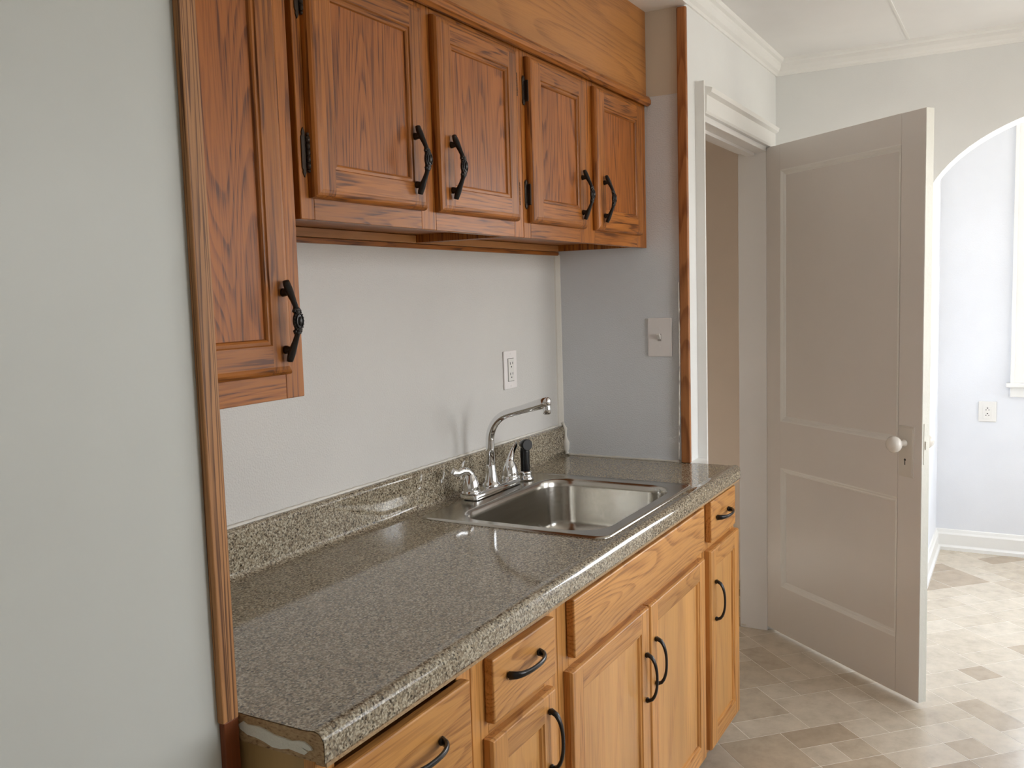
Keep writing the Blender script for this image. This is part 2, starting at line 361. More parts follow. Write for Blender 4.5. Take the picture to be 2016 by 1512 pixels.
ob = arch_wall(XF, XF + .13, None).build('wall_far', [WALL, WHITE]); struct(ob, 'pale wall with a tall rounded archway at the right')
# kitchen walls out of frame
def wall_with_hole_y(name, x0, x1, y0, y1, holes, M, label=None):
    b = MB(); xs = x0
    for (h0, h1, z0, z1) in sorted(holes):
        b.box(xs, h0, y0, y1, 0, CH).box(h0, h1, y0, y1, 0, z0).box(h0, h1, y0, y1, z1, CH); xs = h1
    b.box(xs, x1, y0, y1, 0, CH)
    ob = b.build(name, M, merge=False); struct(ob, label); return ob
wall_with_hole_y('wall_right', -4.3, XF + .13, YK - .12, YK, [(.12, 1.02, .9, 2.2), (-1.4, -.5, .9, 2.2)], WALL)
wallbox('wall_near', -4.3, -4.2, YK, YW, 0, CH, WALL)
# far room
XR = 2.655; YL = -1.0
wall_with_hole_y('wall_far_room_right', XF + .13, XR + .12, -4.12, -4.0, [(1.55, 2.45, .95, 2.15)], FARW)
wallbox('wall_far_room_left', XF + .13, XR + .12, YL, YL + .1, 0, CH, FARW)
WY0, WY1, WZ0, WZ1 = -3.0, -1.44, .935, 2.25
b = MB().box(XR, XR + .12, WY1, YL, 0, CH).box(XR, XR + .12, -4.0, WY0, 0, CH).box(XR, XR + .12, WY0, WY1, 0, WZ0).box(XR, XR + .12, WY0, WY1, WZ1, CH)
struct(b.build('wall_far_room', FARW, merge=False), 'bright bluish white wall seen through the archway')
wallbox('wall_far_room_side', XF + .01, XF + .13, -4.12, YK - .12, 0, CH, FARW)
ob = MB().box(-4.3, XR + .12, -4.12, YR + .11, CH, CH + .05).build('ceiling', CEIL); struct(ob, 'off-white ceiling with a faint panel seam')
MB().box(-1.2, XF, -.995, -.987, CH - .0025, CH).build('seam_strip', WHITE, ob)
# ---- mouldings
def sweep_x(prof, x0, x1, name, M, label=None, sy=1, y=0, z=0):
    ob = MB().prism([(y + p[0], z + p[1]) for p in prof], 0, x0, x1).build(name, M); struct(ob, label); return ob
crown = [(0, 0), (0, -.062), (-.006, -.062), (-.010, -.054), (-.020, -.046), (-.028, -.030), (-.030, -.018), (-.040, -.012), (-.044, 0)]
sweep_x(crown, -4.2, XF, 'trim_1', WHITE, 'white crown moulding over the sink wall and doorway', y=YR, z=CH)
pts = [(XF + p[0], CH + p[1]) for p in crown]
ob = MB().prism(pts, 1, YK, YR).build('trim_2', WHITE)
struct(ob, 'white crown moulding above the archway')
# baseboards far room
bb = [(0, 0), (-.026, 0), (-.026, .018), (-.018, .026), (-.016, .03), (-.016, .088), (-.010, .098), (-.006, .112), (0, .116)]
ob = MB().prism([(XR + p[0], p[1]) for p in bb], 1, -4.0, YL).build('baseboard_far', WHITE); struct(ob, 'white moulded baseboard under the bluish far wall')
ob = MB().prism([(YL + p[0], p[1]) for p in bb], 0, XF + .13, XR).build('baseboard_side', WHITE); struct(ob)
ob = MB().prism([(XF + p[0], p[1]) for p in bb], 1, AY0 + .01, YR).build('baseboard_arch', WHITE); struct(ob)
ob = MB().prism([(YW + p[0], p[1]) for p in bb], 0, -4.2, -2.02).build('baseboard_left', WHITE); struct(ob)
# wood strips
ob = MB().box(-2.013, XL, YW - .012, YW, .912, CH - .06, bev=.002).build('trim_3', TRZ); struct(ob, 'tall raw oak strip with dark grain at the left alcove edge')
ob = MB().box(-2.010, XL + .001, YW - .010, YW, .0, .912, bev=.0015).build('trim_4', TRD); struct(ob, 'dark stained wooden strip below the oak strip, beside the counter end')
ob = MB().box(-.014, 0, YR - .010, YR + .022, .914, 2.350, bev=.005, seg=3).build('trim_5', RTZ); struct(ob, 'slim reddish wooden strip right of the light switch')
# flush end of the alcove side wall, corner bead
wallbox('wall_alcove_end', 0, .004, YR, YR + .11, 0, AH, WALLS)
ob = MB().prism([(-.016, 0), (-.014, -.004), (-.004, -.014), (0, -.016), (0, 0)], 2, 1.016, 1.606).build('trim_6', CAULK); struct(ob, 'cream caulked corner strip between the two alcove walls')
# painted patch edge on alcove wall above z=2.09: smoother warm paint
ob = MB().box(-.0012, 0, YR + .022, -.335, 2.092, AH).build('paint_patch', paint('warm primer patch', (.66, .60, .50), 120, .1), bpy.data.objects['wall_alcove_right'])
ob = MB().box(-.30, 0, YW, YW + .145, AH - .006, AH).build('trim_7', WHITE); struct(ob, 'white ceiling board in the alcove corner')
# caulk beads
def bead(name, pts, r, parent, M=CAULK, jit=.35):
    P = []; Rr = []; rng = random.Random(hash(name) % 97 if False else len(pts))
    for k in range(len(pts) - 1):
        a, c = Vector(pts[k]), Vector(pts[k + 1]); n = max(2, int((c - a).length / .012))
        for q in range(n): P.append(a.lerp(c, q / n)); Rr.append(r * (1 + jit * rng.uniform(-1, 1.2)))
    P.append(Vector(pts[-1])); Rr.append(r)
    return MB().tube(P, Rr, 6).build(name, M, parent)
HC = .914; BS = -.02; BH = 1.016
wb = bpy.data.objects['wall_back']; war = bpy.data.objects['wall_alcove_right']
bead('caulk_bead', [(XL + .01, -.0015, BH + .001), (-.02, -.0015, BH + .001)], .0042, wb)
bead('caulk_bead', [(-.004, -.012, BH + .012), (-.004, -.022, BH - .01), (-.005, -.024, HC + .02), (-.006, -.028, HC + .004)], .009, war, jit=.6)
bead('caulk_bead', [(-.003, -.03, HC + .002), (-.003, YR + .022, HC + .002)], .0042, war)
bead('caulk_bead', [(-.012, YR + .030, .925), (-.012, YR + .024, 1.25), (-.012, YR + .024, 1.5)], .0018, war, jit=.9)
# white ledge filling beside the counter end
ob = MB().prism([(.001, YR), (.001, -.527), (.097, -.497), (.097, YR)], 2, .60, .9135).build('trim_8', WHITE); struct(ob, 'small white painted filler ledge at the far end of the countertop')

# ---- closet door frame
def casing_strip(x0, x1, z0, z1, name, label=None):
    # stepped casing with backband, front face -Y
    b = MB().prism([(x0, YR), (x0, YR - .030), (x0 + .012, YR - .030), (x0 + .020, YR - .018), (x1 - .008, YR - .015), (x1, YR - .010), (x1, YR)], 2, z0, z1)
    ob = b.build(name, WHITE); struct(ob, label); return ob
casing_strip(.098, .163, 0.0, 2.142, 'trim_9', 'white moulded casing left of the closet doorway')
casing_strip(1.04, 1.10, 0.0, 2.05, 'trim_10')
ob = MB().prism([(YR, 2.052), (YR - .014, 2.052), (YR - .018, 2.060), (YR - .020, 2.110), (YR - .034, 2.118), (YR - .038, 2.132), (YR - .010, 2.140), (YR, 2.142)], 0, .1642, 1.10).build('trim_11', WHITE)
struct(ob, 'white moulded head casing above the closet doorway')
fr = MB().box(OX1 - .018, OX1, YR - .002, YR + .115, 0, OZ, bev=.0015).box(OX0, OX0 + .018, YR - .002, YR + .115, 0, OZ, bev=.0015).box(OX0, OX1, YR - .002, YR + .115, OZ - .02, OZ, bev=.0015)
fr.box(OX0 + .018, OX0 + .03, YR + .045, YR + .08, 0, OZ - .02).box(OX0 + .018, OX1 - .018, YR + .045, YR + .08, OZ - .032, OZ - .02)
ob = fr.build('trim_12', paint('jamb paint', (.82, .80, .78), 100, .1, .35), merge=False); struct(ob, 'grey-white door jamb around the closet opening')
bead('caulk_bead', [(OX1 - .002, YR + .0, .012), (OX1 - .015, YR + .11, .012)], .006, ob)

# ---- closet door (door_1), local x along leaf from hinge, local y = thickness (visible face at y=0, toward +local normal)
HX, HY = 1.032, -.453; EX, EY = .499, -1.115
ang = math.atan2(EY - HY, EX - HX); DW = math.hypot(EX - HX, EY - HY); DT = .035
# visible side normal (toward camera) is (-.778,.629): rotate local +y -> left of direction; direction (-.629,-.778), left normal = (.778,-.629) -> visible face is local -y
dm = Matrix.Translation((HX, HY, 0)) @ Matrix.Rotation(ang, 4, 'Z')
def dpl(b, name, M, parent, merge=True):
    ob = b.build(name, M, None, merge=merge)
    ob.parent = parent; return ob
Z0, Z1 = .019, 2.046
def ring(b, x0, x1, z0, z1, prof, sgn=1, y=0):
    """mitred rectangular moulding ring: prof (inset, y)"""
    for (d0, h0), (d1, h1) in zip(prof, prof[1:]):
        A = [(x0 + d0, y + h0, z0 + d0), (x1 - d0, y + h0, z0 + d0), (x1 - d0, y + h0, z1 - d0), (x0 + d0, y + h0, z1 - d0)]
        B = [(x0 + d1, y + h1, z0 + d1), (x1 - d1, y + h1, z0 + d1), (x1 - d1, y + h1, z1 - d1), (x0 + d1, y + h1, z1 - d1)]
        for k in range(4): b.add([A[k], A[(k + 1) % 4], B[(k + 1) % 4], B[k]], [(0, 1, 2, 3)])
door = MB().box(0, .107, 0, DT, Z0, Z1, bev=.002).box(.745, DW, 0, DT, Z0, Z1, bev=.002)
door.box(.107, .745, 0, DT, 1.945, Z1).box(.107, .745, 0, DT, .728, .922).box(.107, .745, 0, DT, Z0, .220)
d_ob = door.build('door_1', DOORP, merge=False); d_ob.matrix_world = dm
struct(d_ob, 'tall grey-white two-panel door standing open, with porcelain knob')
for (z0, z1) in ((.922, 1.945), (.220, .728)):
    b = MB().box(.107, .745, .013, DT - .013, z0, z1); dpl(b, 'door_panel', DOORP, d_ob)
    b = MB(); ring(b, .107, .745, z0, z1, [(0, 0), (.004, .001), (.012, .0075), (.016, .008), (.022, .013)])
    ring(b, .107, .745, z0, z1, [(0, DT), (.012, DT - .0075), (.022, DT - .013)]); dpl(b, 'panel_moulding', WHITE, d_ob, False)
dpl(MB().box(DW, DW + .0012, .001, DT - .001, Z0 + .001, Z1 - .001), 'door_edge', DOORE, d_ob)
b = MB().prism([(.752, .808), (.818, .808), (.818, .985), (.752, .985)], 1, -.0025, 0)
b.prism([(.757, .813), (.813, .813), (.813, .980), (.757, .980)], 1, -.0042, -.002)
pl = dpl(b, 'knob_plate', PORC, d_ob)
kn = MB().lathe((.782, 0, .926), [(.011, -.004), (.013, -.010), (.010, -.014), (.009, -.028), (.016, -.034), (.025, -.042), (.029, -.052), (.0285, -.062), (.022, -.071), (.010, -.076), (.001, -.077)], axis=1)
k_ob = dpl(kn, 'door_knob', PORC, d_ob); k_ob['label'] = 'round white porcelain knob'
dpl(MB().lathe((.782, 0, .926), [(.011, DT), (.010, DT + .028), (.025, DT + .042), (.029, DT + .055), (.022, DT + .071), (.001, DT + .077)], axis=1), 'door_knob', PORC, d_ob)
kh = MB().lathe((.782, 0, .868), [(.0042, -.0048), (.0042, -.0040)], axis=1, seg=14).prism([(.7802, .850), (.7838, .850), (.7833, .868), (.7807, .868)], 1, -.0048, -.0040)
dpl(kh, 'keyhole', SLOT, d_ob)
dpl(MB().box(DW + .001, DW + .003, .008, .027, .86, 1.0).box(DW + .001, DW + .007, .012, .022, .912, .94), 'latch_plate', DOORE, d_ob)
for z in (.25, 1.75): dpl(MB().tube([(.0, -.004, z), (.0, -.004, z + .09)], .006, 10), 'door_hinge', WHITE, d_ob)

# ---- windows
def window(name, axis, pos, a0, a1, z0, z1, sgn, label, M=WHITE):
    """axis 0: wall plane x=pos ; axis 1: wall plane y=pos ; sgn: direction into the room"""
    def bx(b, n0, n1, p0, p1, q0, q1, **k):
        n0, n1 = pos + sgn * n0, pos + sgn * n1
        return b.box(n0, n1, p0, p1, q0, q1, **k) if axis == 0 else b.box(p0, p1, n0, n1, q0, q1, **k)
    c = .092; b = MB()
    bx(b, 0, .018, a0 - c, a0, z0, z1 + c, bev=.003); bx(b, 0, .018, a1, a1 + c, z0, z1 + c, bev=.003); bx(b, 0, .02, a0, a1, z1, z1 + c, bev=.003)
    bx(b, .018, .026, a1 + c - .018, a1 + c, z0, z1 + c, bev=.002); bx(b, .018, .026, a0 - c, a0 - c + .018, z0, z1 + c, bev=.002)
    fr_ = b.build(name, M, merge=False); struct(fr_, label)
    s_ = MB(); bx(s_, -.04, .042, a0 - c - .02, a1 + c + .02, z0 - .022, z0, bev=.004); s_.build('window_sill', M, fr_)
    s_ = MB(); bx(s_, 0, .016, a0 - c, a1 + c, z0 - .075, z0 - .022, bev=.003); s_.build('window_apron', M, fr_)
    zm = (z0 + z1) / 2
    for (q0, q1, off) in ((z0, zm + .02, -.055), (zm - .02, z1, -.09)):
        s_ = MB(); t_ = .035
        bx(s_, off, off + .03, a0, a0 + t_, q0, q1); bx(s_, off, off + .03, a1 - t_, a1, q0, q1); bx(s_, off, off + .03, a0 + t_, a1 - t_, q0, q0 + t_); bx(s_, off, off + .03, a0 + t_, a1 - t_, q1 - t_, q1)
        sa = s_.build('window_sash', M, fr_, merge=False)
        g_ = MB(); bx(g_, off + .012, off + .016, a0 + t_, a1 - t_, q0 + t_, q1 - t_); g_.build('window_pane', GLASS, sa)
window('window_1', 0, XR, WY0, WY1, WZ0, WZ1, -1, 'white window at the right edge, beyond the archway')
window('window_2', 1, YK, .12, 1.02, .9, 2.2, 1, None)
window('window_3', 1, YK, -1.4, -.5, .9, 2.2, 1, None)
window('window_4', 1, -4.0, 1.55, 2.45, .95, 2.15, 1, None)
for q in ('window_2', 'window_3', 'window_4'):
    bpy.data.objects[q].pop('label', None) if 'label' in bpy.data.objects[q] else None

# ================================================================== CABINETS
def ringdoor(x0, x1, z0, z1, yb, yf, sw, outer, inner, mats, name, parent, pmat, pdepth):
    """frame and panel door facing -Y; outer: (inset, dy) profile from the back edge to the face; inner: bead profile; y grows backward"""
    b = MB()
    def side(k, d0, h0, d1, h1):
        xa, xb, za, zb = x0 + d0, x1 - d0, z0 + d0, z1 - d0; xc, xd, zc, zd = x0 + d1, x1 - d1, z0 + d1, z1 - d1
        if k == 'L': return [(xa, h0, za), (xa, h0, zb), (xc, h1, zd), (xc, h1, zc)]
        if k == 'R': return [(xb, h0, zb), (xb, h0, za), (xd, h1, zc), (xd, h1, zd)]
    parts = {'L': MB(), 'R': MB(), 'B': MB(), 'T': MB()}
    full = [(0, yb)] + [(d, h) for d, h in outer] + [(sw, yf)]
    for (d0, h0), (d1, h1) in zip(full, full[1:]):
        for k in 'LR': parts[k].add(side(k, d0, h0, d1, h1), [(0, 1, 2, 3)], 0)
        for k, za, zb in (('B', z0 + d0, z0 + d1), ('T', z1 - d0, z1 - d1)):
            parts['L'].add([(x0 + d0, h0, za), (x0 + d1, h1, zb), (x0 + sw, h1, zb), (x0 + sw, h0, za)], [(0, 1, 2, 3)], 0)
            parts['R'].add([(x1 - d0, h0, za), (x1 - d1, h1, zb), (x1 - sw, h1, zb), (x1 - sw, h0, za)], [(0, 1, 2, 3)], 0)
            parts[k].add([(x0 + sw, h0, za), (x0 + sw, h1, zb), (x1 - sw, h1, zb), (x1 - sw, h0, za)], [(0, 1, 2, 3)], 1)
    # inner bead, mitred
    prof = [(sw, yf)] + [(sw + d, h) for d, h in inner]
    for (d0, h0), (d1, h1) in zip(prof, prof[1:]):
        for k in 'LR': parts[k].add(side(k, d0, h0, d1, h1), [(0, 1, 2, 3)], 0)
        for k, za, zb in (('B', z0 + d0, z0 + d1), ('T', z1 - d0, z1 - d1)):
            parts[k].add([(x0 + d0, h0, za), (x0 + d1, h1, zb), (x1 - d1, h1, zb), (x1 - d0, h0, za)], [(0, 1, 2, 3)], 1)
    allb = MB()
    for k in 'LRBT':
        me = bmesh.new(); tmp = parts[k].raw('t', mats); me.from_mesh(tmp); bmesh.ops.remove_doubles(me, verts=me.verts, dist=1e-6)
        me.verts.index_update(); base = len(allb.v)
        allb.v += [tuple(v.co) for v in me.verts]
        for f in me.faces: allb.f.append(tuple(v.index + base for v in f.verts)); allb.m.append(f.material_index); allb.sm.append(False)
        me.free(); bpy.data.meshes.remove(tmp)
    allb.add([(x0, yb, z0), (x1, yb, z0), (x1, yb, z1), (x0, yb, z1)], [(0, 1, 2, 3)], 0)
    ob = allb.build(name, mats, parent, merge=False)
    # make normals consistent per island
    bm = bmesh.new(); bm.from_mesh(ob.data); 
    for f in bm.faces:
        c = f.calc_center_median(); want = Vector((0, -1, 0)) if abs(f.normal.y) > .05 else Vector((c.x - (x0 + x1) / 2, 0, c.z - (z0 + z1) / 2))
        if abs(f.normal.y) > .05:
            back = abs(c.y - yb) < 1e-6 and f.calc_area() > .9 * (x1 - x0) * (z1 - z0)
            if back: want = Vector((0, 1, 0))
        if f.normal.dot(want) < 0: f.normal_flip()
    bm.to_mesh(ob.data); bm.free()
    di = sw + inner[-1][0] - .001
    MB().box(x0 + di, x1 - di, pdepth, pdepth + .005, z0 + di, z1 - di).build('door_panel', pmat, ob)
    return ob

# ---- handles (shared meshes). local: x across, -y outward, z along
def ornate():
    b = MB(); P = []; Rr = []
    prof = [(-.066, .0075, (.0062, .0045)), (-.060, .0095, (.0070, .0055)), (-.053, .0125, (.0072, .0062)), (-.044, .0165, (.0062, .0058)), (-.034, .0215, (.0050, .0048)), (-.025, .0255, (.0044, .0044)), (-.018, .0275, (.0055, .0050)), (-.010, .029, (.0070, .0055)), (0, .0295, (.0080, .0055))]
    prof = prof + [(-z, o_, r) for z, o_, r in prof[-2::-1]]
    tw = [0] * len(prof)
    for z, o_, r in prof: P.append((0, -o_, z)); Rr.append((r[0], r[1]))
    b.tube(P, Rr, 14, up=(1, 0, 0))
    for s_ in (-1, 1):
        b.lathe((0, 0, s_ * .047), [(.0072, 0), (.0068, -.003), (.0056, -.008), (.0060, -.015)], axis=1, seg=14)
        b.ellipsoid((0, -.0275, s_ * .0195), (.0078, .0055, .0030), 14, 8)
        b.ellipsoid((.0065, -.028, s_ * .0165), (.003, .0035, .0032), 8, 6); b.ellipsoid((-.0065, -.028, s_ * .0165), (.003, .0035, .0032), 8, 6)
    b.ellipsoid((0, -.0295, 0), (.0115, .0052, .0165), 24, 10)
    ringp = [(.0078 * math.cos(2 * PI * k / 24), -.0342, .0115 * math.sin(2 * PI * k / 24)) for k in range(25)]
    b.tube(ringp, .0011, 6, cap=False)
    for k in range(18):
        a = 2 * PI * k / 18; b.ellipsoid((.0108 * math.cos(a), -.0315, .0155 * math.sin(a)), (.0015, .0018, .0017), 7, 5)
    b.ellipsoid((0, -.0335, 0), (.0052, .0042, .0080), 16, 10)
    return b.mesh('handle', IRON)
HORN = ornate()
def archpull(L=.118):
    b = MB(); n = 18; P = []; Rr = []
    for k in range(n + 1):
        t_ = -1 + 2 * k / n; o_ = .003 + .026 * math.sqrt(max(0, 1 - (abs(t_) ** 2.3)))
        P.append((0, -o_, t_ * L / 2)); w = .0042 + .0034 * abs(t_) ** 3; Rr.append((w + .0006, .0032 + .0014 * abs(t_) ** 2))
    b.tube(P, Rr, 12, up=(1, 0, 0))
    for s_ in (-1, 1): b.ellipsoid((0, -.0035, s_ * (L / 2 - .003)), (.0066, .0045, .0065), 12, 8)
    return b.mesh('handle', IRON)
HARC = archpull()
def hinge_mesh():
    b = MB()
    # frame plate with pointed finial ends, barrel knuckles beside it
    pl_ = [(-.006, -.028), (.006, -.028), (.006, .028), (-.006, .028)]
    out = [(-.0055, -.026), (-.003, -.030), (-.004, -.034), (0, -.042), (.004, -.034), (.003, -.030), (.0055, -.026), (.0055, .026), (.003, .030), (.004, .034), (0, .042), (-.004, .034), (-.003, .030), (-.0055, .026)]
    b.prism(out, 1, -.0022, 0)
    for k in range(5):
        z = -.022 + k * .011; b.tube([(.0085, -.004, z - .0050), (.0085, -.004, z + .0050)], .0044, 12)
    b.tube([(.0085, -.004, -.030), (.0085, -.004, .030)], .0024, 8)
    b.ellipsoid((.0085, -.004, -.031), (.0034, .0034, .0034), 10, 6); b.ellipsoid((.0085, -.004, .031), (.0034, .0034, .0034), 10, 6)
    return b.mesh('hinge', HINGE)
HING = hinge_mesh()
def hinge_small():
    b = MB().box(-.008, .004, -.0022, 0, -.031, .031, bev=.001).box(.002, .0065, -.012, 0, -.026, .026, bev=.002)
    for z in (-.028, .028): b.ellipsoid((-.002, -.002, z), (.006, .0022, .008), 12, 6)
    return b.mesh('hinge', HINGE)
HINGS = hinge_small()
def hinge_knuckle():
    b = MB()
    for k in range(5): b.tube([(0, -.004, -.022 + k * .011 - .0046), (0, -.004, -.022 + k * .011 + .0046)], .0035, 10)
    return b.mesh('hinge', HINGE)
HINGK = hinge_knuckle()
def hook(me, parent, x, y, z, rot=(0, 0, 0), name='handle'):
    ob = bpy.data.objects.new(name, me); COL.objects.link(ob); ob.location = (x, y, z); ob.rotation_euler = rot; ob.parent = parent
    p = parent; off = Vector()
    while p: off += p.location; p = p.parent
    ob.location = ob.location - off; return ob

UF, UDF = -.332, -.352       # upper frame face, upper door face
UB, UT = 1.614, 2.075
u_outer = [(.0, UDF + .013), (.0015, UDF + .008), (.005, UDF + .0035), (.009, UDF + .0015), (.013, UDF + .0006), (.015, UDF)]
u_inner = [(.002, UDF + .0025), (.007, UDF + .002), (.010, UDF + .004), (.012, UDF + .0085)]
def frame(name, parent, x0, x1, z0, z1, stiles, rails, yb, yf, mats):
    """stiles: list of (xa, xb); rails: list of (xa, xb, za, zb)"""
    b = MB()
    for a, c in stiles: b.box(a, c, yb, yf, z0, z1, 0, bev=.0012, seg=1)
    for a, c, za, zb in rails: b.box(a, c, yb, yf, za, zb, 1, bev=.0008, seg=1)
    return b.build(name, mats, parent, merge=False)
def wall_cabinet(name, label, x0, x1, z0, z1, doors, frames, T=UF):
    t_ = thing(name, label, 'wall cabinet', ((x0 + x1) / 2, -.16, z0), 'oak wall cabinets')
    MB().box(x0 + .001, x0 + .016, T + .019, -.003, z0 + .004, z1).build('side_panel', WZ, t_)
    MB().box(x1 - .016, x1 - .001, T + .019, -.003, z0 + .004, z1).build('side_panel', WZ, t_)
    MB().box(x0 + .016, x1 - .016, T + .019, -.003, z0 + .024, z0 + .036).build('bottom_panel', WX, t_)
    MB().box(x0 + .016, x1 - .016, T + .019, -.003, z1 - .014, z1 - .002).build('top_panel', WX, t_)
    MB().box(x0 + .016, x1 - .016, -.008, -.003, z0 + .036, z1 - .014).build('back_panel', CLT, t_)
    frame('face_frame', t_, x0, x1, z0, z1, frames, [(frames[k][1], frames[k + 1][0], z0, z0 + .042) for k in range(len(frames) - 1)] + [(frames[k][1], frames[k + 1][0], z1 - .05, z1) for k in range(len(frames) - 1)], T + .019, T, [WZ, WX])
    for (a, c, za, zb, hx, hz, hinges) in doors:
        d_ = ringdoor(a, c, za, zb, T - .0005, T - .020, .050, [(d, h + (T - UF)) for d, h in u_outer], [(d, h + (T - UF)) for d, h in u_inner], [WZ, WX], 'door', t_, WPZ, T - .020 + .0075)
        hook(HORN, d_, hx, T - .020, hz)
        for (qx, qz, kind) in hinges:
            hook({'big': HING, 'small': HINGS, 'k': HINGK}[kind], d_, qx, T if kind != 'k' else T - .006, qz, name='hinge')
    return t_
c1 = wall_cabinet('wall_cabinet', 'two-door oak wall cabinet nearest the tall cabinet, above the empty counter', -1.635, -.839, UB, UT,
    [(-1.613, -1.272, 1.651, 2.052, -1.317, 1.745, [(-1.622, 1.727, 'big'), (-1.622, 1.990, 'big')]),
     (-1.226, -.880, 1.651, 2.052, -1.185, 1.745, [(-.8765, 1.974, 'k'), (-.8765, 1.717, 'k')])],
    [(-1.635, -1.600), (-1.275, -1.222), (-.885, -.839)])
c2 = wall_cabinet('wall_cabinet', 'two-door oak wall cabinet over the sink, at the blue-grey side wall', -.837, -.003, UB, UT,
    [(-.818, -.494, 1.651, 2.052, -.533, 1.740, [(-.8215, 1.970, 'small'), (-.8215, 1.720, 'small')]),
     (-.425, -.072, 1.651, 2.052, -.384, 1.740, [])],
    [(-.837, -.800), (-.510, -.410), (-.085, -.003)])
c3 = wall_cabinet('wall_cabinet', 'tall single-door oak wall cabinet hanging lowest, beside the raw oak strip', -1.978, -1.6465, 1.311, UT,
    [(-1.965, -1.687, 1.353, 2.052, -1.708, 1.442, [])], [(-1.978, -1.945), (-1.690, -1.6465)], T=-.330)
# hanging cleats under the uppers, against the wall
tag(MB().box(-1.645, -.845, -.020, -.002, 1.617, 1.637, bev=.001, seg=1).build('wall_cleat', CLT), 'long pale oak cleat on the back wall under the cabinet nearest the tall one', 'cleat', 'oak cleats under the wall cabinets')
tag(MB().box(-.838, -.018, -.020, -.002, 1.617, 1.637, bev=.001, seg=1).build('wall_cleat', CLT), 'pale oak cleat on the back wall under the cabinet over the sink', 'cleat', 'oak cleats under the wall cabinets')
tag(MB().box(-1.645, -.001, -.012, -.001, 1.604, 1.616, bev=.001, seg=1).build('wood_batten', WX), 'thin reddish wooden batten along the back wall right below the oak cleats', 'batten')
# soffit and moulding
so = MB().box(-1.978, -.002, -.3375, -.326, UT + .001, AH - .001).build('soffit_panel', PLY); tag(so, 'broad golden plywood panel filling the space above the wall cabinets', 'panel')
mo = MB().prism([(-.3385, UT - .012), (-.345, UT - .012), (-.3535, UT - .006), (-.3535, UT + .006), (-.348, UT + .016), (-.3385, UT + .020)], 0, -1.978, -.001)
tag(mo.build('cabinet_moulding', WX), 'long oak moulding strip along the top of the wall cabinets', 'moulding')

# ================================================================== BASE CABINETS
BF, BDF, BT = -.612, -.632, .873
b_outer = [(0, BDF + .006), (.003, BDF + .001), (.005, BDF)]
b_inner = [(.0015, BDF + .003), (.006, BDF + .004), (.009, BDF + .010)]
def base_cabinet(label, x0, x1, doors, drawers, frames, rails, endmat=None, z0=.095):
    t_ = thing('base_cabinet', label, 'base cabinet', ((x0 + x1) / 2, -.3, 0), 'oak base cabinets')
    MB().prism([(BF + .019, z0), (BF + .019, BT), (-.005, BT), (-.005, 0), (BF + .09, 0), (BF + .09, z0)], 0, x0 + .001, x0 + .016).build('side_panel', endmat or BZ, t_)
    MB().prism([(BF + .019, z0), (BF + .019, BT), (-.005, BT), (-.005, 0), (BF + .09, 0), (BF + .09, z0)], 0, x1 - .016, x1 - .001).build('side_panel', BZ, t_)
    MB().box(x0 + .016, x1 - .016, BF + .019, -.005, z0, z0 + .015).build('bottom_panel', BX, t_)
    MB().box(x0 + .016, x1 - .016, BF + .091, BF + .10, .0, z0).build('toe_kick', TOE, t_)
    MB().box(x0 + .016, x1 - .016, -.010, -.005, z0 + .015, BT).build('back_panel', BX, t_)
    frame('face_frame', t_, x0, x1, z0, BT, frames, rails, BF + .019, BF, [BZ, BX])
    for (a, c, za, zb, hx, hz) in doors:
        d_ = ringdoor(a, c, za, zb, BF - .0005, BDF, .052, b_outer, b_inner, [BZ, BX], 'door', t_, BPZ, BDF + .009)
        if hx is not None: hook(HARC, d_, hx, BDF, hz)
    for (a, c, za, zb, hx, hz) in drawers:
        b = MB().box(a, c, BF - .0005, BDF, za, zb, bev=.0035, seg=2); d_ = b.build('drawer', BX, t_)
        if hx is not None: hook(HARC, d_, hx, BDF, hz, (0, PI / 2, 0))
        if hx is not None: MB().box(a + .02, c - .02, BF + .0195, BF + .35, za + .02, zb - .02).build('drawer_box', BX, d_)
    return t_
def rr2(fr, zs): return [(fr[k][1], fr[k + 1][0], a, c) for k in range(len(fr) - 1) for a, c in zs]
f1 = [(-1.975, -1.935), (-1.632, -1.590)]
base_cabinet('oak drawer base cabinet at the near end, with wide arched-pull drawer', -1.975, -1.590, [], [(-1.945, -1.620, .706, .848, -1.770, .785), (-1.945, -1.620, .42, .695, -1.782, .56), (-1.945, -1.620, .125, .405, -1.782, .27)], f1, rr2(f1, [(.095, .135), (.69, .73), (.8665, BT), (.40, .43)]), endmat=PANELT)
f2 = [(-1.588, -1.535), (-1.325, -1.2655)]
base_cabinet('narrow oak base cabinet with one small drawer over a door, left of the sink cabinet', -1.588, -1.2655, [(-1.556, -1.312, .115, .712, -1.345, .62)], [(-1.547, -1.311, .737, .853, -1.440, .808)], f2, rr2(f2, [(.095, .135), (.69, .745), (.845, BT)]))
f3 = [(-1.2635, -1.215), (-.375, -.333)]
base_cabinet('wide oak sink base cabinet with false drawer front and two doors', -1.2635, -.333, [(-1.240, -.806, .118, .712, -.836, .545), (-.799, -.362, .118, .712, -.770, .562)], [(-1.224, -.366, .735, .858, None, None)], f3, rr2(f3, [(.095, .135), (.69, .745), (.845, BT)]))
f4 = [(-.331, -.275), (-.045, -.002)]
base_cabinet('slim oak base cabinet at the far end of the counter, past the sink', -.331, -.002, [(-.308, -.010, .112, .716, -.268, .560)], [(-.302, -.050, .740, .862, -.195, .806)], f4, rr2(f4, [(.095, .135), (.69, .745), (.845, BT)]))

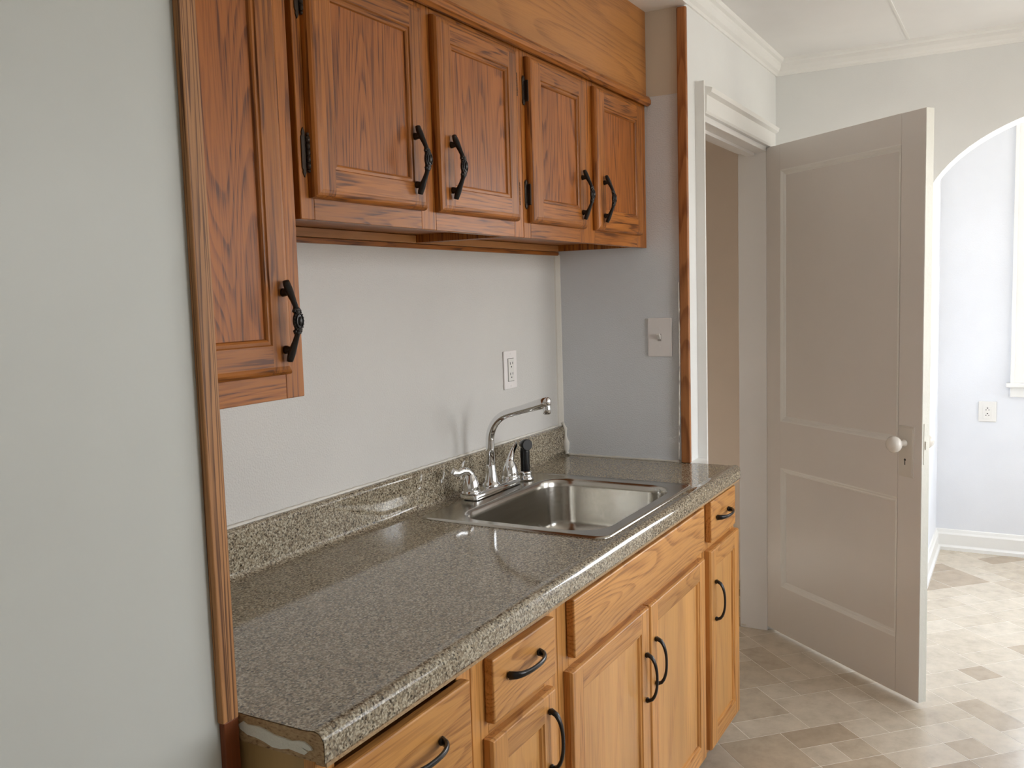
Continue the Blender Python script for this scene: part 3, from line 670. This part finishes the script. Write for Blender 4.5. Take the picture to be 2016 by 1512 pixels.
# ================================================================== COUNTERTOP
XCL, XCR = -1.9785, -.0005; FE = -.6345
hx0, hx1, hy0, hy1 = -.955, -.356, -.578, -.092
front = [(FE + .0005, .874), (FE, .878), (FE, .900), (FE + .0015, .906), (FE + .005, .9115), (FE + .010, .9150), (FE + .016, .9163), (FE + .022, .9158), (FE + .028, .9146), (FE + .034, HC)]
top = [(hy0, HC), (hy1, HC), (BS - .012, HC)]
cove = [(BS - .009, HC + .0008), (BS - .004, HC + .004), (BS - .001, HC + .009)]
spl = [(BS, HC + .014), (BS, BH - .010), (BS + .002, BH - .004), (BS + .006, BH - .0008), (BS + .010, BH), (-.001, BH)]
back = [(-.001, .874)]
prof = front + top + cove + spl + back
xs = [XCL, hx0, hx1, XCR]
def strip(prof, i0, i1, skip=None):
    b = MB()
    for i in range(i0, i1):
        for k in range(3):
            if skip is not None and i == skip and k == 1: continue
            (ya, za), (yb, zb) = prof[i], prof[i + 1]
            b.add([(xs[k], ya, za), (xs[k + 1], ya, za), (xs[k + 1], yb, zb), (xs[k], yb, zb)], [(0, 1, 2, 3)], 0, math.hypot(yb - ya, zb - za) < .008)
    return b
nt_ = len(front) + len(top)
skip = len(front)
cb = strip(prof, 0, nt_ - 1, skip)
# underside and hole walls, right cap
cb.add([(XCL, FE + .0005, .874), (XCR, FE + .0005, .874), (XCR, hy0, .874), (XCL, hy0, .874)], [(0, 3, 2, 1)])
cb.add([(hx0, hy0, HC), (hx1, hy0, HC), (hx1, hy0, .89), (hx0, hy0, .89)], [(0, 1, 2, 3)]); cb.add([(hx0, hy1, HC), (hx1, hy1, HC), (hx1, hy1, .89), (hx0, hy1, .89)], [(0, 1, 2, 3)])
cb.add([(hx0, hy0, HC), (hx0, hy1, HC), (hx0, hy1, .89), (hx0, hy0, .89)], [(0, 1, 2, 3)]); cb.add([(hx1, hy0, HC), (hx1, hy1, HC), (hx1, hy1, .89), (hx1, hy0, .89)], [(0, 1, 2, 3)])
capp = front + [(-.03, HC), (-.03, .874)]
cb.add([(XCR, y, z) for y, z in capp], [tuple(range(len(capp)))])
ct = thing('countertop', 'long speckled brown-grey laminate countertop with rounded front edge', 'countertop', (-1.0, -.32, .874))
cm = cb.build('worktop', LAM, ct); 
sp_ = strip(prof, nt_ - 1, len(prof) - 2); sp_.add([(XCR, y, z) for y, z in [(-.001, .9)] + cove + spl], [tuple(range(len(cove + spl) + 1))])
sp_.build('backsplash', LAM, ct)
sub = MB().box(XCL + .004, XCR - .004, FE + .004, FE + .05, .8735, .8742).box(XCL + .002, XCL + .05, YW, -.02, .8735, .912)
core = [(FE + .0012, .8742), (FE + .0012, .900), (FE + .0030, .9055), (FE + .006, .9105), (FE + .011, .9138), (FE + .016, .9150), (FE + .022, .9145), (FE + .030, .9130), (FE + .036, HC - .0012), (YW - .0005, HC - .0012), (YW - .0005, .8742)]
co_ = MB().prism(core, 0, XCL - .0008, XCL + .004).build('particleboard_core', PART, ct); co_['label'] = 'raw tan particleboard end of the countertop'
MB().box(XCL + .006, XCR - .006, BF - .001, -.6315, .8665, .8738).build('build_up_strip', PART, ct)
# caulk smear on the end (outline measured on the end plane)
sm = [(-.484, .8985), (-.492, .9040), (-.500, .9010), (-.520, .9030), (-.535, .9010), (-.548, .8975), (-.565, .8965), (-.580, .8955), (-.592, .8985), (-.603, .8990), (-.613, .8945), (-.6155, .8905), (-.610, .8890), (-.596, .8915), (-.608, .8865), (-.602, .8815), (-.590, .8825), (-.575, .8840), (-.560, .8800), (-.545, .8795), (-.530, .8840), (-.515, .8865), (-.500, .8870), (-.486, .8930)]
sk = MB().prism(sm, 0, XCL - .0032, XCL - .0006).build('caulk_smear', paint('white caulk smear', (.70, .67, .58), 200, .5, .6, dist=.004), ct)
sk['label'] = 'ragged smear of white filler across the cut end'

# ================================================================== SINK
sx0, sx1, sy0, sy1 = -.973, -.338, -.594, -.074
def rrect(x0, x1, y0, y1, r, z, n=8):
    out = []
    for cx, cy, a0 in ((x1 - r, y1 - r, 0), (x0 + r, y1 - r, PI / 2), (x0 + r, y0 + r, PI), (x1 - r, y0 + r, 3 * PI / 2)):
        for k in range(n + 1):
            a = a0 + PI / 2 * k / n; out.append((cx + r * math.cos(a), cy + r * math.sin(a), z))
    return out
bx0, bx1, by0, by1 = -.930, -.388, -.556, -.158
L_ = [rrect(sx0, sx1, sy0, sy1, .030, HC + .0005), rrect(sx0 + .001, sx1 - .001, sy0 + .001, sy1 - .001, .029, HC + .0035), rrect(sx0 + .006, sx1 - .006, sy0 + .006, sy1 - .006, .026, HC + .0055),
      rrect(sx0 + .013, sx1 - .013, sy0 + .013, sy1 - .013, .022, HC + .0035), rrect(bx0 - .006, bx1 + .006, by0 - .006, by1 + .006, .086, HC + .0035), rrect(bx0 - .002, bx1 + .002, by0 - .002, by1 + .002, .084, HC + .002),
      rrect(bx0 + .002, bx1 - .002, by0 + .002, by1 - .002, .082, HC - .004), rrect(bx0 + .004, bx1 - .004, by0 + .004, by1 - .004, .080, HC - .02), rrect(bx0 + .010, bx1 - .010, by0 + .010, by1 - .010, .078, HC - .12),
      rrect(bx0 + .014, bx1 - .014, by0 + .014, by1 - .014, .077, HC - .140), rrect(bx0 + .026, bx1 - .026, by0 + .026, by1 - .026, .074, HC - .158), rrect(bx0 + .046, bx1 - .046, by0 + .046, by1 - .046, .070, HC - .167),
      rrect(bx0 + .09, bx1 - .09, by0 + .08, by1 - .08, .06, HC - .170)]
mcx, mcy = (bx0 + bx1) / 2, (by0 + by1) / 2
L_.append(rrect(mcx - .048, mcx + .048, mcy - .048, mcy + .048, .0479, HC - .175)); L_.append(rrect(mcx - .040, mcx + .040, mcy - .040, mcy + .040, .0399, HC - .180))
sb = MB(); nn = len(L_[0])
sb.add([v for l in L_ for v in l], [(i * nn + k, i * nn + (k + 1) % nn, (i + 1) * nn + (k + 1) % nn, (i + 1) * nn + k) for i in range(len(L_) - 1) for k in range(nn)], 0, True)
for q in range(3 * nn, 4 * nn): sb.sm[q] = False
sink = thing('kitchen_sink', 'drop-in stainless steel single-bowl sink set in the speckled countertop', 'sink', (mcx, mcy, HC))
sb.build('sink_bowl', STEEL, sink)
MB().lathe((mcx, mcy, HC - .181), [(.001, .001), (.010, .002), (.030, 0), (.041, .003), (.045, .0065), (.046, .0055)]).build('drain_strainer', CHROME, sink)

# ================================================================== FAUCET
FX, FY, FZ = -.633, -.092, HC + .0058
fa = thing('kitchen_faucet', 'chrome two-handle faucet with high arched spout on the sink ledge', 'faucet', (FX, FY, FZ))
b = MB(); n = 8
def stad(x0, x1, hw, z, r): return rrect(x0, x1, FY - hw, FY + hw, r, z, 6)
Ls = [stad(FX - .128, FX + .128, .029, FZ, .012), stad(FX - .128, FX + .128, .029, FZ + .011, .012), stad(FX - .126, FX + .126, .027, FZ + .0145, .011), stad(FX - .118, FX + .118, .020, FZ + .0165, .016)]
nn = len(Ls[0]); b.add([v for l in Ls for v in l], [(i * nn + k, i * nn + (k + 1) % nn, (i + 1) * nn + (k + 1) % nn, (i + 1) * nn + k) for i in range(3) for k in range(nn)] + [tuple(range(3 * nn, 4 * nn))], 0, True)
b.build('base_plate', CHROME, fa)
path = [(FX, FY, FZ + .015), (FX, FY, FZ + .05)]; rad = [.0185, .0135]
path2 = [(FX, FY, FZ + .05), (FX, FY, 1.045)]
arc = []
for k in range(13):
    a = math.radians(74) * k / 12; r_ = .085
    arc.append((FX, FY - r_ * (1 - math.cos(a)), 1.063 + r_ * math.sin(a)))
p0 = arc[-1]; dirv = Vector((0, -math.sin(math.radians(74)), math.cos(math.radians(74))))
ext = [tuple(Vector(p0) + dirv * d) for d in (.02, .045, .07, .092, .116, .132)]
sp2 = MB().lathe((FX, FY, FZ + .014), [(.026, 0), (.0255, .006), (.021, .010), (.0185, .014), (.0145, .045), (.0132, .060), (.0124, .062)])
PP = path2[:] + arc + ext; RR = [.0122] * (len(path2) + len(arc)) + [.0120, .0120, .0130, .0142, .0150, .0134]
sp2.tube(PP, RR, 20)
tip = Vector(ext[-1])
sp2.ellipsoid(tuple(tip), (.0132, .008, .0132), 16, 10)
sp2.build('spout', CHROME, fa)
MB().lathe((FX, tip.y + .004, tip.z - .034), [(.0085, 0), (.011, .002), (.011, .016), (.0095, .022), (.0095, .030)]).build('aerator', CHROME, fa)
for s_ in (-1, 1):
    hx_ = FX + s_ * .110; hz_ = FZ + .015
    b = MB().lathe((hx_, FY, hz_), [(.027, 0), (.0275, .004), (.024, .0075), (.0235, .009), (.0238, .014), (.0225, .026), (.018, .040), (.012, .052), (.009, .058)])
    P = [(hx_, FY, hz_ + .040), (hx_ + s_ * .002, FY, hz_ + .055), (hx_ + s_ * .012, FY + .003, hz_ + .064), (hx_ + s_ * .028, FY + .006, hz_ + .066), (hx_ + s_ * .045, FY + .010, hz_ + .062), (hx_ + s_ * .058, FY + .013, hz_ + .066), (hx_ + s_ * .066, FY + .015, hz_ + .073)]
    if s_ == 1: P = [(hx_, FY, hz_ + .040), (hx_ + .002, FY, hz_ + .056), (hx_ + .010, FY, hz_ + .066), (hx_ + .022, FY + .002, hz_ + .075), (hx_ + .036, FY + .004, hz_ + .083), (hx_ + .050, FY + .006, hz_ + .090), (hx_ + .058, FY + .007, hz_ + .094)]
    b.tube(P, [(.013, .013), (.0105, .0105), (.0085, .010), (.0062, .0095), (.0048, .0090), (.0042, .0100), (.0026, .0088)], 14, up=(0, 0, 1) if s_ == 5 else None)
    b.build('lever_handle', CHROME, fa)
# sprayer
SX, SY = -.454, -.106
sy = thing('side_sprayer', 'black pull-out sprayer standing in a chrome holder beside the faucet', 'sprayer', (SX, SY, FZ))
MB().lathe((SX, SY, FZ), [(.024, 0), (.0245, .004), (.020, .010), (.018, .018), (.020, .022), (.017, .026)]).build('holder', CHROME, sy)
b = MB().lathe((SX, SY, FZ), [(.0140, .022), (.0150, .030), (.0145, .055), (.0150, .085), (.0135, .100)], sc=(1, .95))
b.box(SX - .013, SX - .006, SY - .007, SY + .007, FZ + .078, FZ + .108, bev=.003)
b.build('spray_handle', BLACK, sy)
# round spray head pointing at the room
b = MB(); hd = Vector((-.55, -.80, .05)).normalized(); c0 = Vector((SX, SY, FZ + .106))
b.tube([c0 - hd * .018, c0 - hd * .012, c0 + hd * .006, c0 + hd * .018, c0 + hd * .020], [.008, .0125, .0165, .0172, .0155], 20)
b.build('spray_head', BLACK, sy)

# ================================================================== PLATES
ou = thing('wall_outlet', 'white rectangular duplex outlet on the back wall above the faucet', 'outlet', (-.348, 0, 1.24))
x0, x1, z0, z1 = -.388, -.308, 1.181, 1.301
MB().box(x0, x1, -.006, -.0002, z0, z1, bev=.0025).build('cover_plate', PLATE, ou)
MB().box(-.366, -.330, -.0085, -.005, 1.206, 1.276, bev=.001).build('receptacle', PLATE2, ou)
b = MB().box(-.3672, -.3288, -.0064, -.005, 1.2048, 1.2772)
for zc in (1.2245, 1.2575):
    b.box(-.3565, -.3545, -.0092, -.008, zc, zc + .008).box(-.3415, -.3395, -.0092, -.008, zc + .001, zc + .008).box(-.3500, -.3460, -.0092, -.008, zc - .009, zc - .005)
b.build('slots', SLOT, ou, merge=False)
for z in (1.190, 1.292): MB().lathe((-.348, 0, z), [(.0030, -.0055), (.0026, -.0068)], axis=1, seg=12).build('screw', PLATE, ou)
sw_ = thing('light_switch', 'white toggle light switch on the blue-grey side wall', 'light switch', (0, -.373, 1.323))
MB().box(-.006, -.0002, -.414, -.332, 1.260, 1.386, bev=.0025).build('cover_plate', PLATE, sw_)
MB().box(-.0068, -.005, -.379, -.367, 1.311, 1.335).build('switch_slot', mat('switch recess', (.45, .42, .40), .5), sw_)
tg = MB().prism([(-.005, 1.317), (-.005, 1.329), (-.020, 1.338), (-.022, 1.331), (-.011, 1.318)], 1, -.3775, -.3685); tg.build('toggle', PLATE2, sw_)
for z in (1.293, 1.353): MB().lathe((0, -.373, z), [(.0030, -.0055), (.0026, -.0070)], axis=0, seg=12).build('screw', PLATE, sw_)
fo = thing('wall_outlet', 'white square-plated outlet low on the bright wall beyond the archway', 'outlet', (XR, -1.243, .778))
OX = XR
MB().box(OX - .007, OX - .0002, -1.286, -1.200, .722, .832, bev=.004).build('cover_plate', PLATE2, fo)
MB().box(OX - .009, OX - .006, -1.262, -1.224, .738, .806, bev=.001).build('receptacle', PLATE2, fo)
b = MB()
for zc in (.760, .790):
    b.box(OX - .0098, OX - .0088, -1.252, -1.249, zc - .006, zc).box(OX - .0098, OX - .0088, -1.238, -1.235, zc - .006, zc).box(OX - .0098, OX - .0088, -1.2465, -1.2405, zc + .004, zc + .009)
b.build('slots', SLOT, fo, merge=False)
MB().lathe((0, -1.243, .822), [(.0030, OX - .008), (.0026, OX - .0065)], axis=0, seg=10).build('screw', PLATE2, fo)
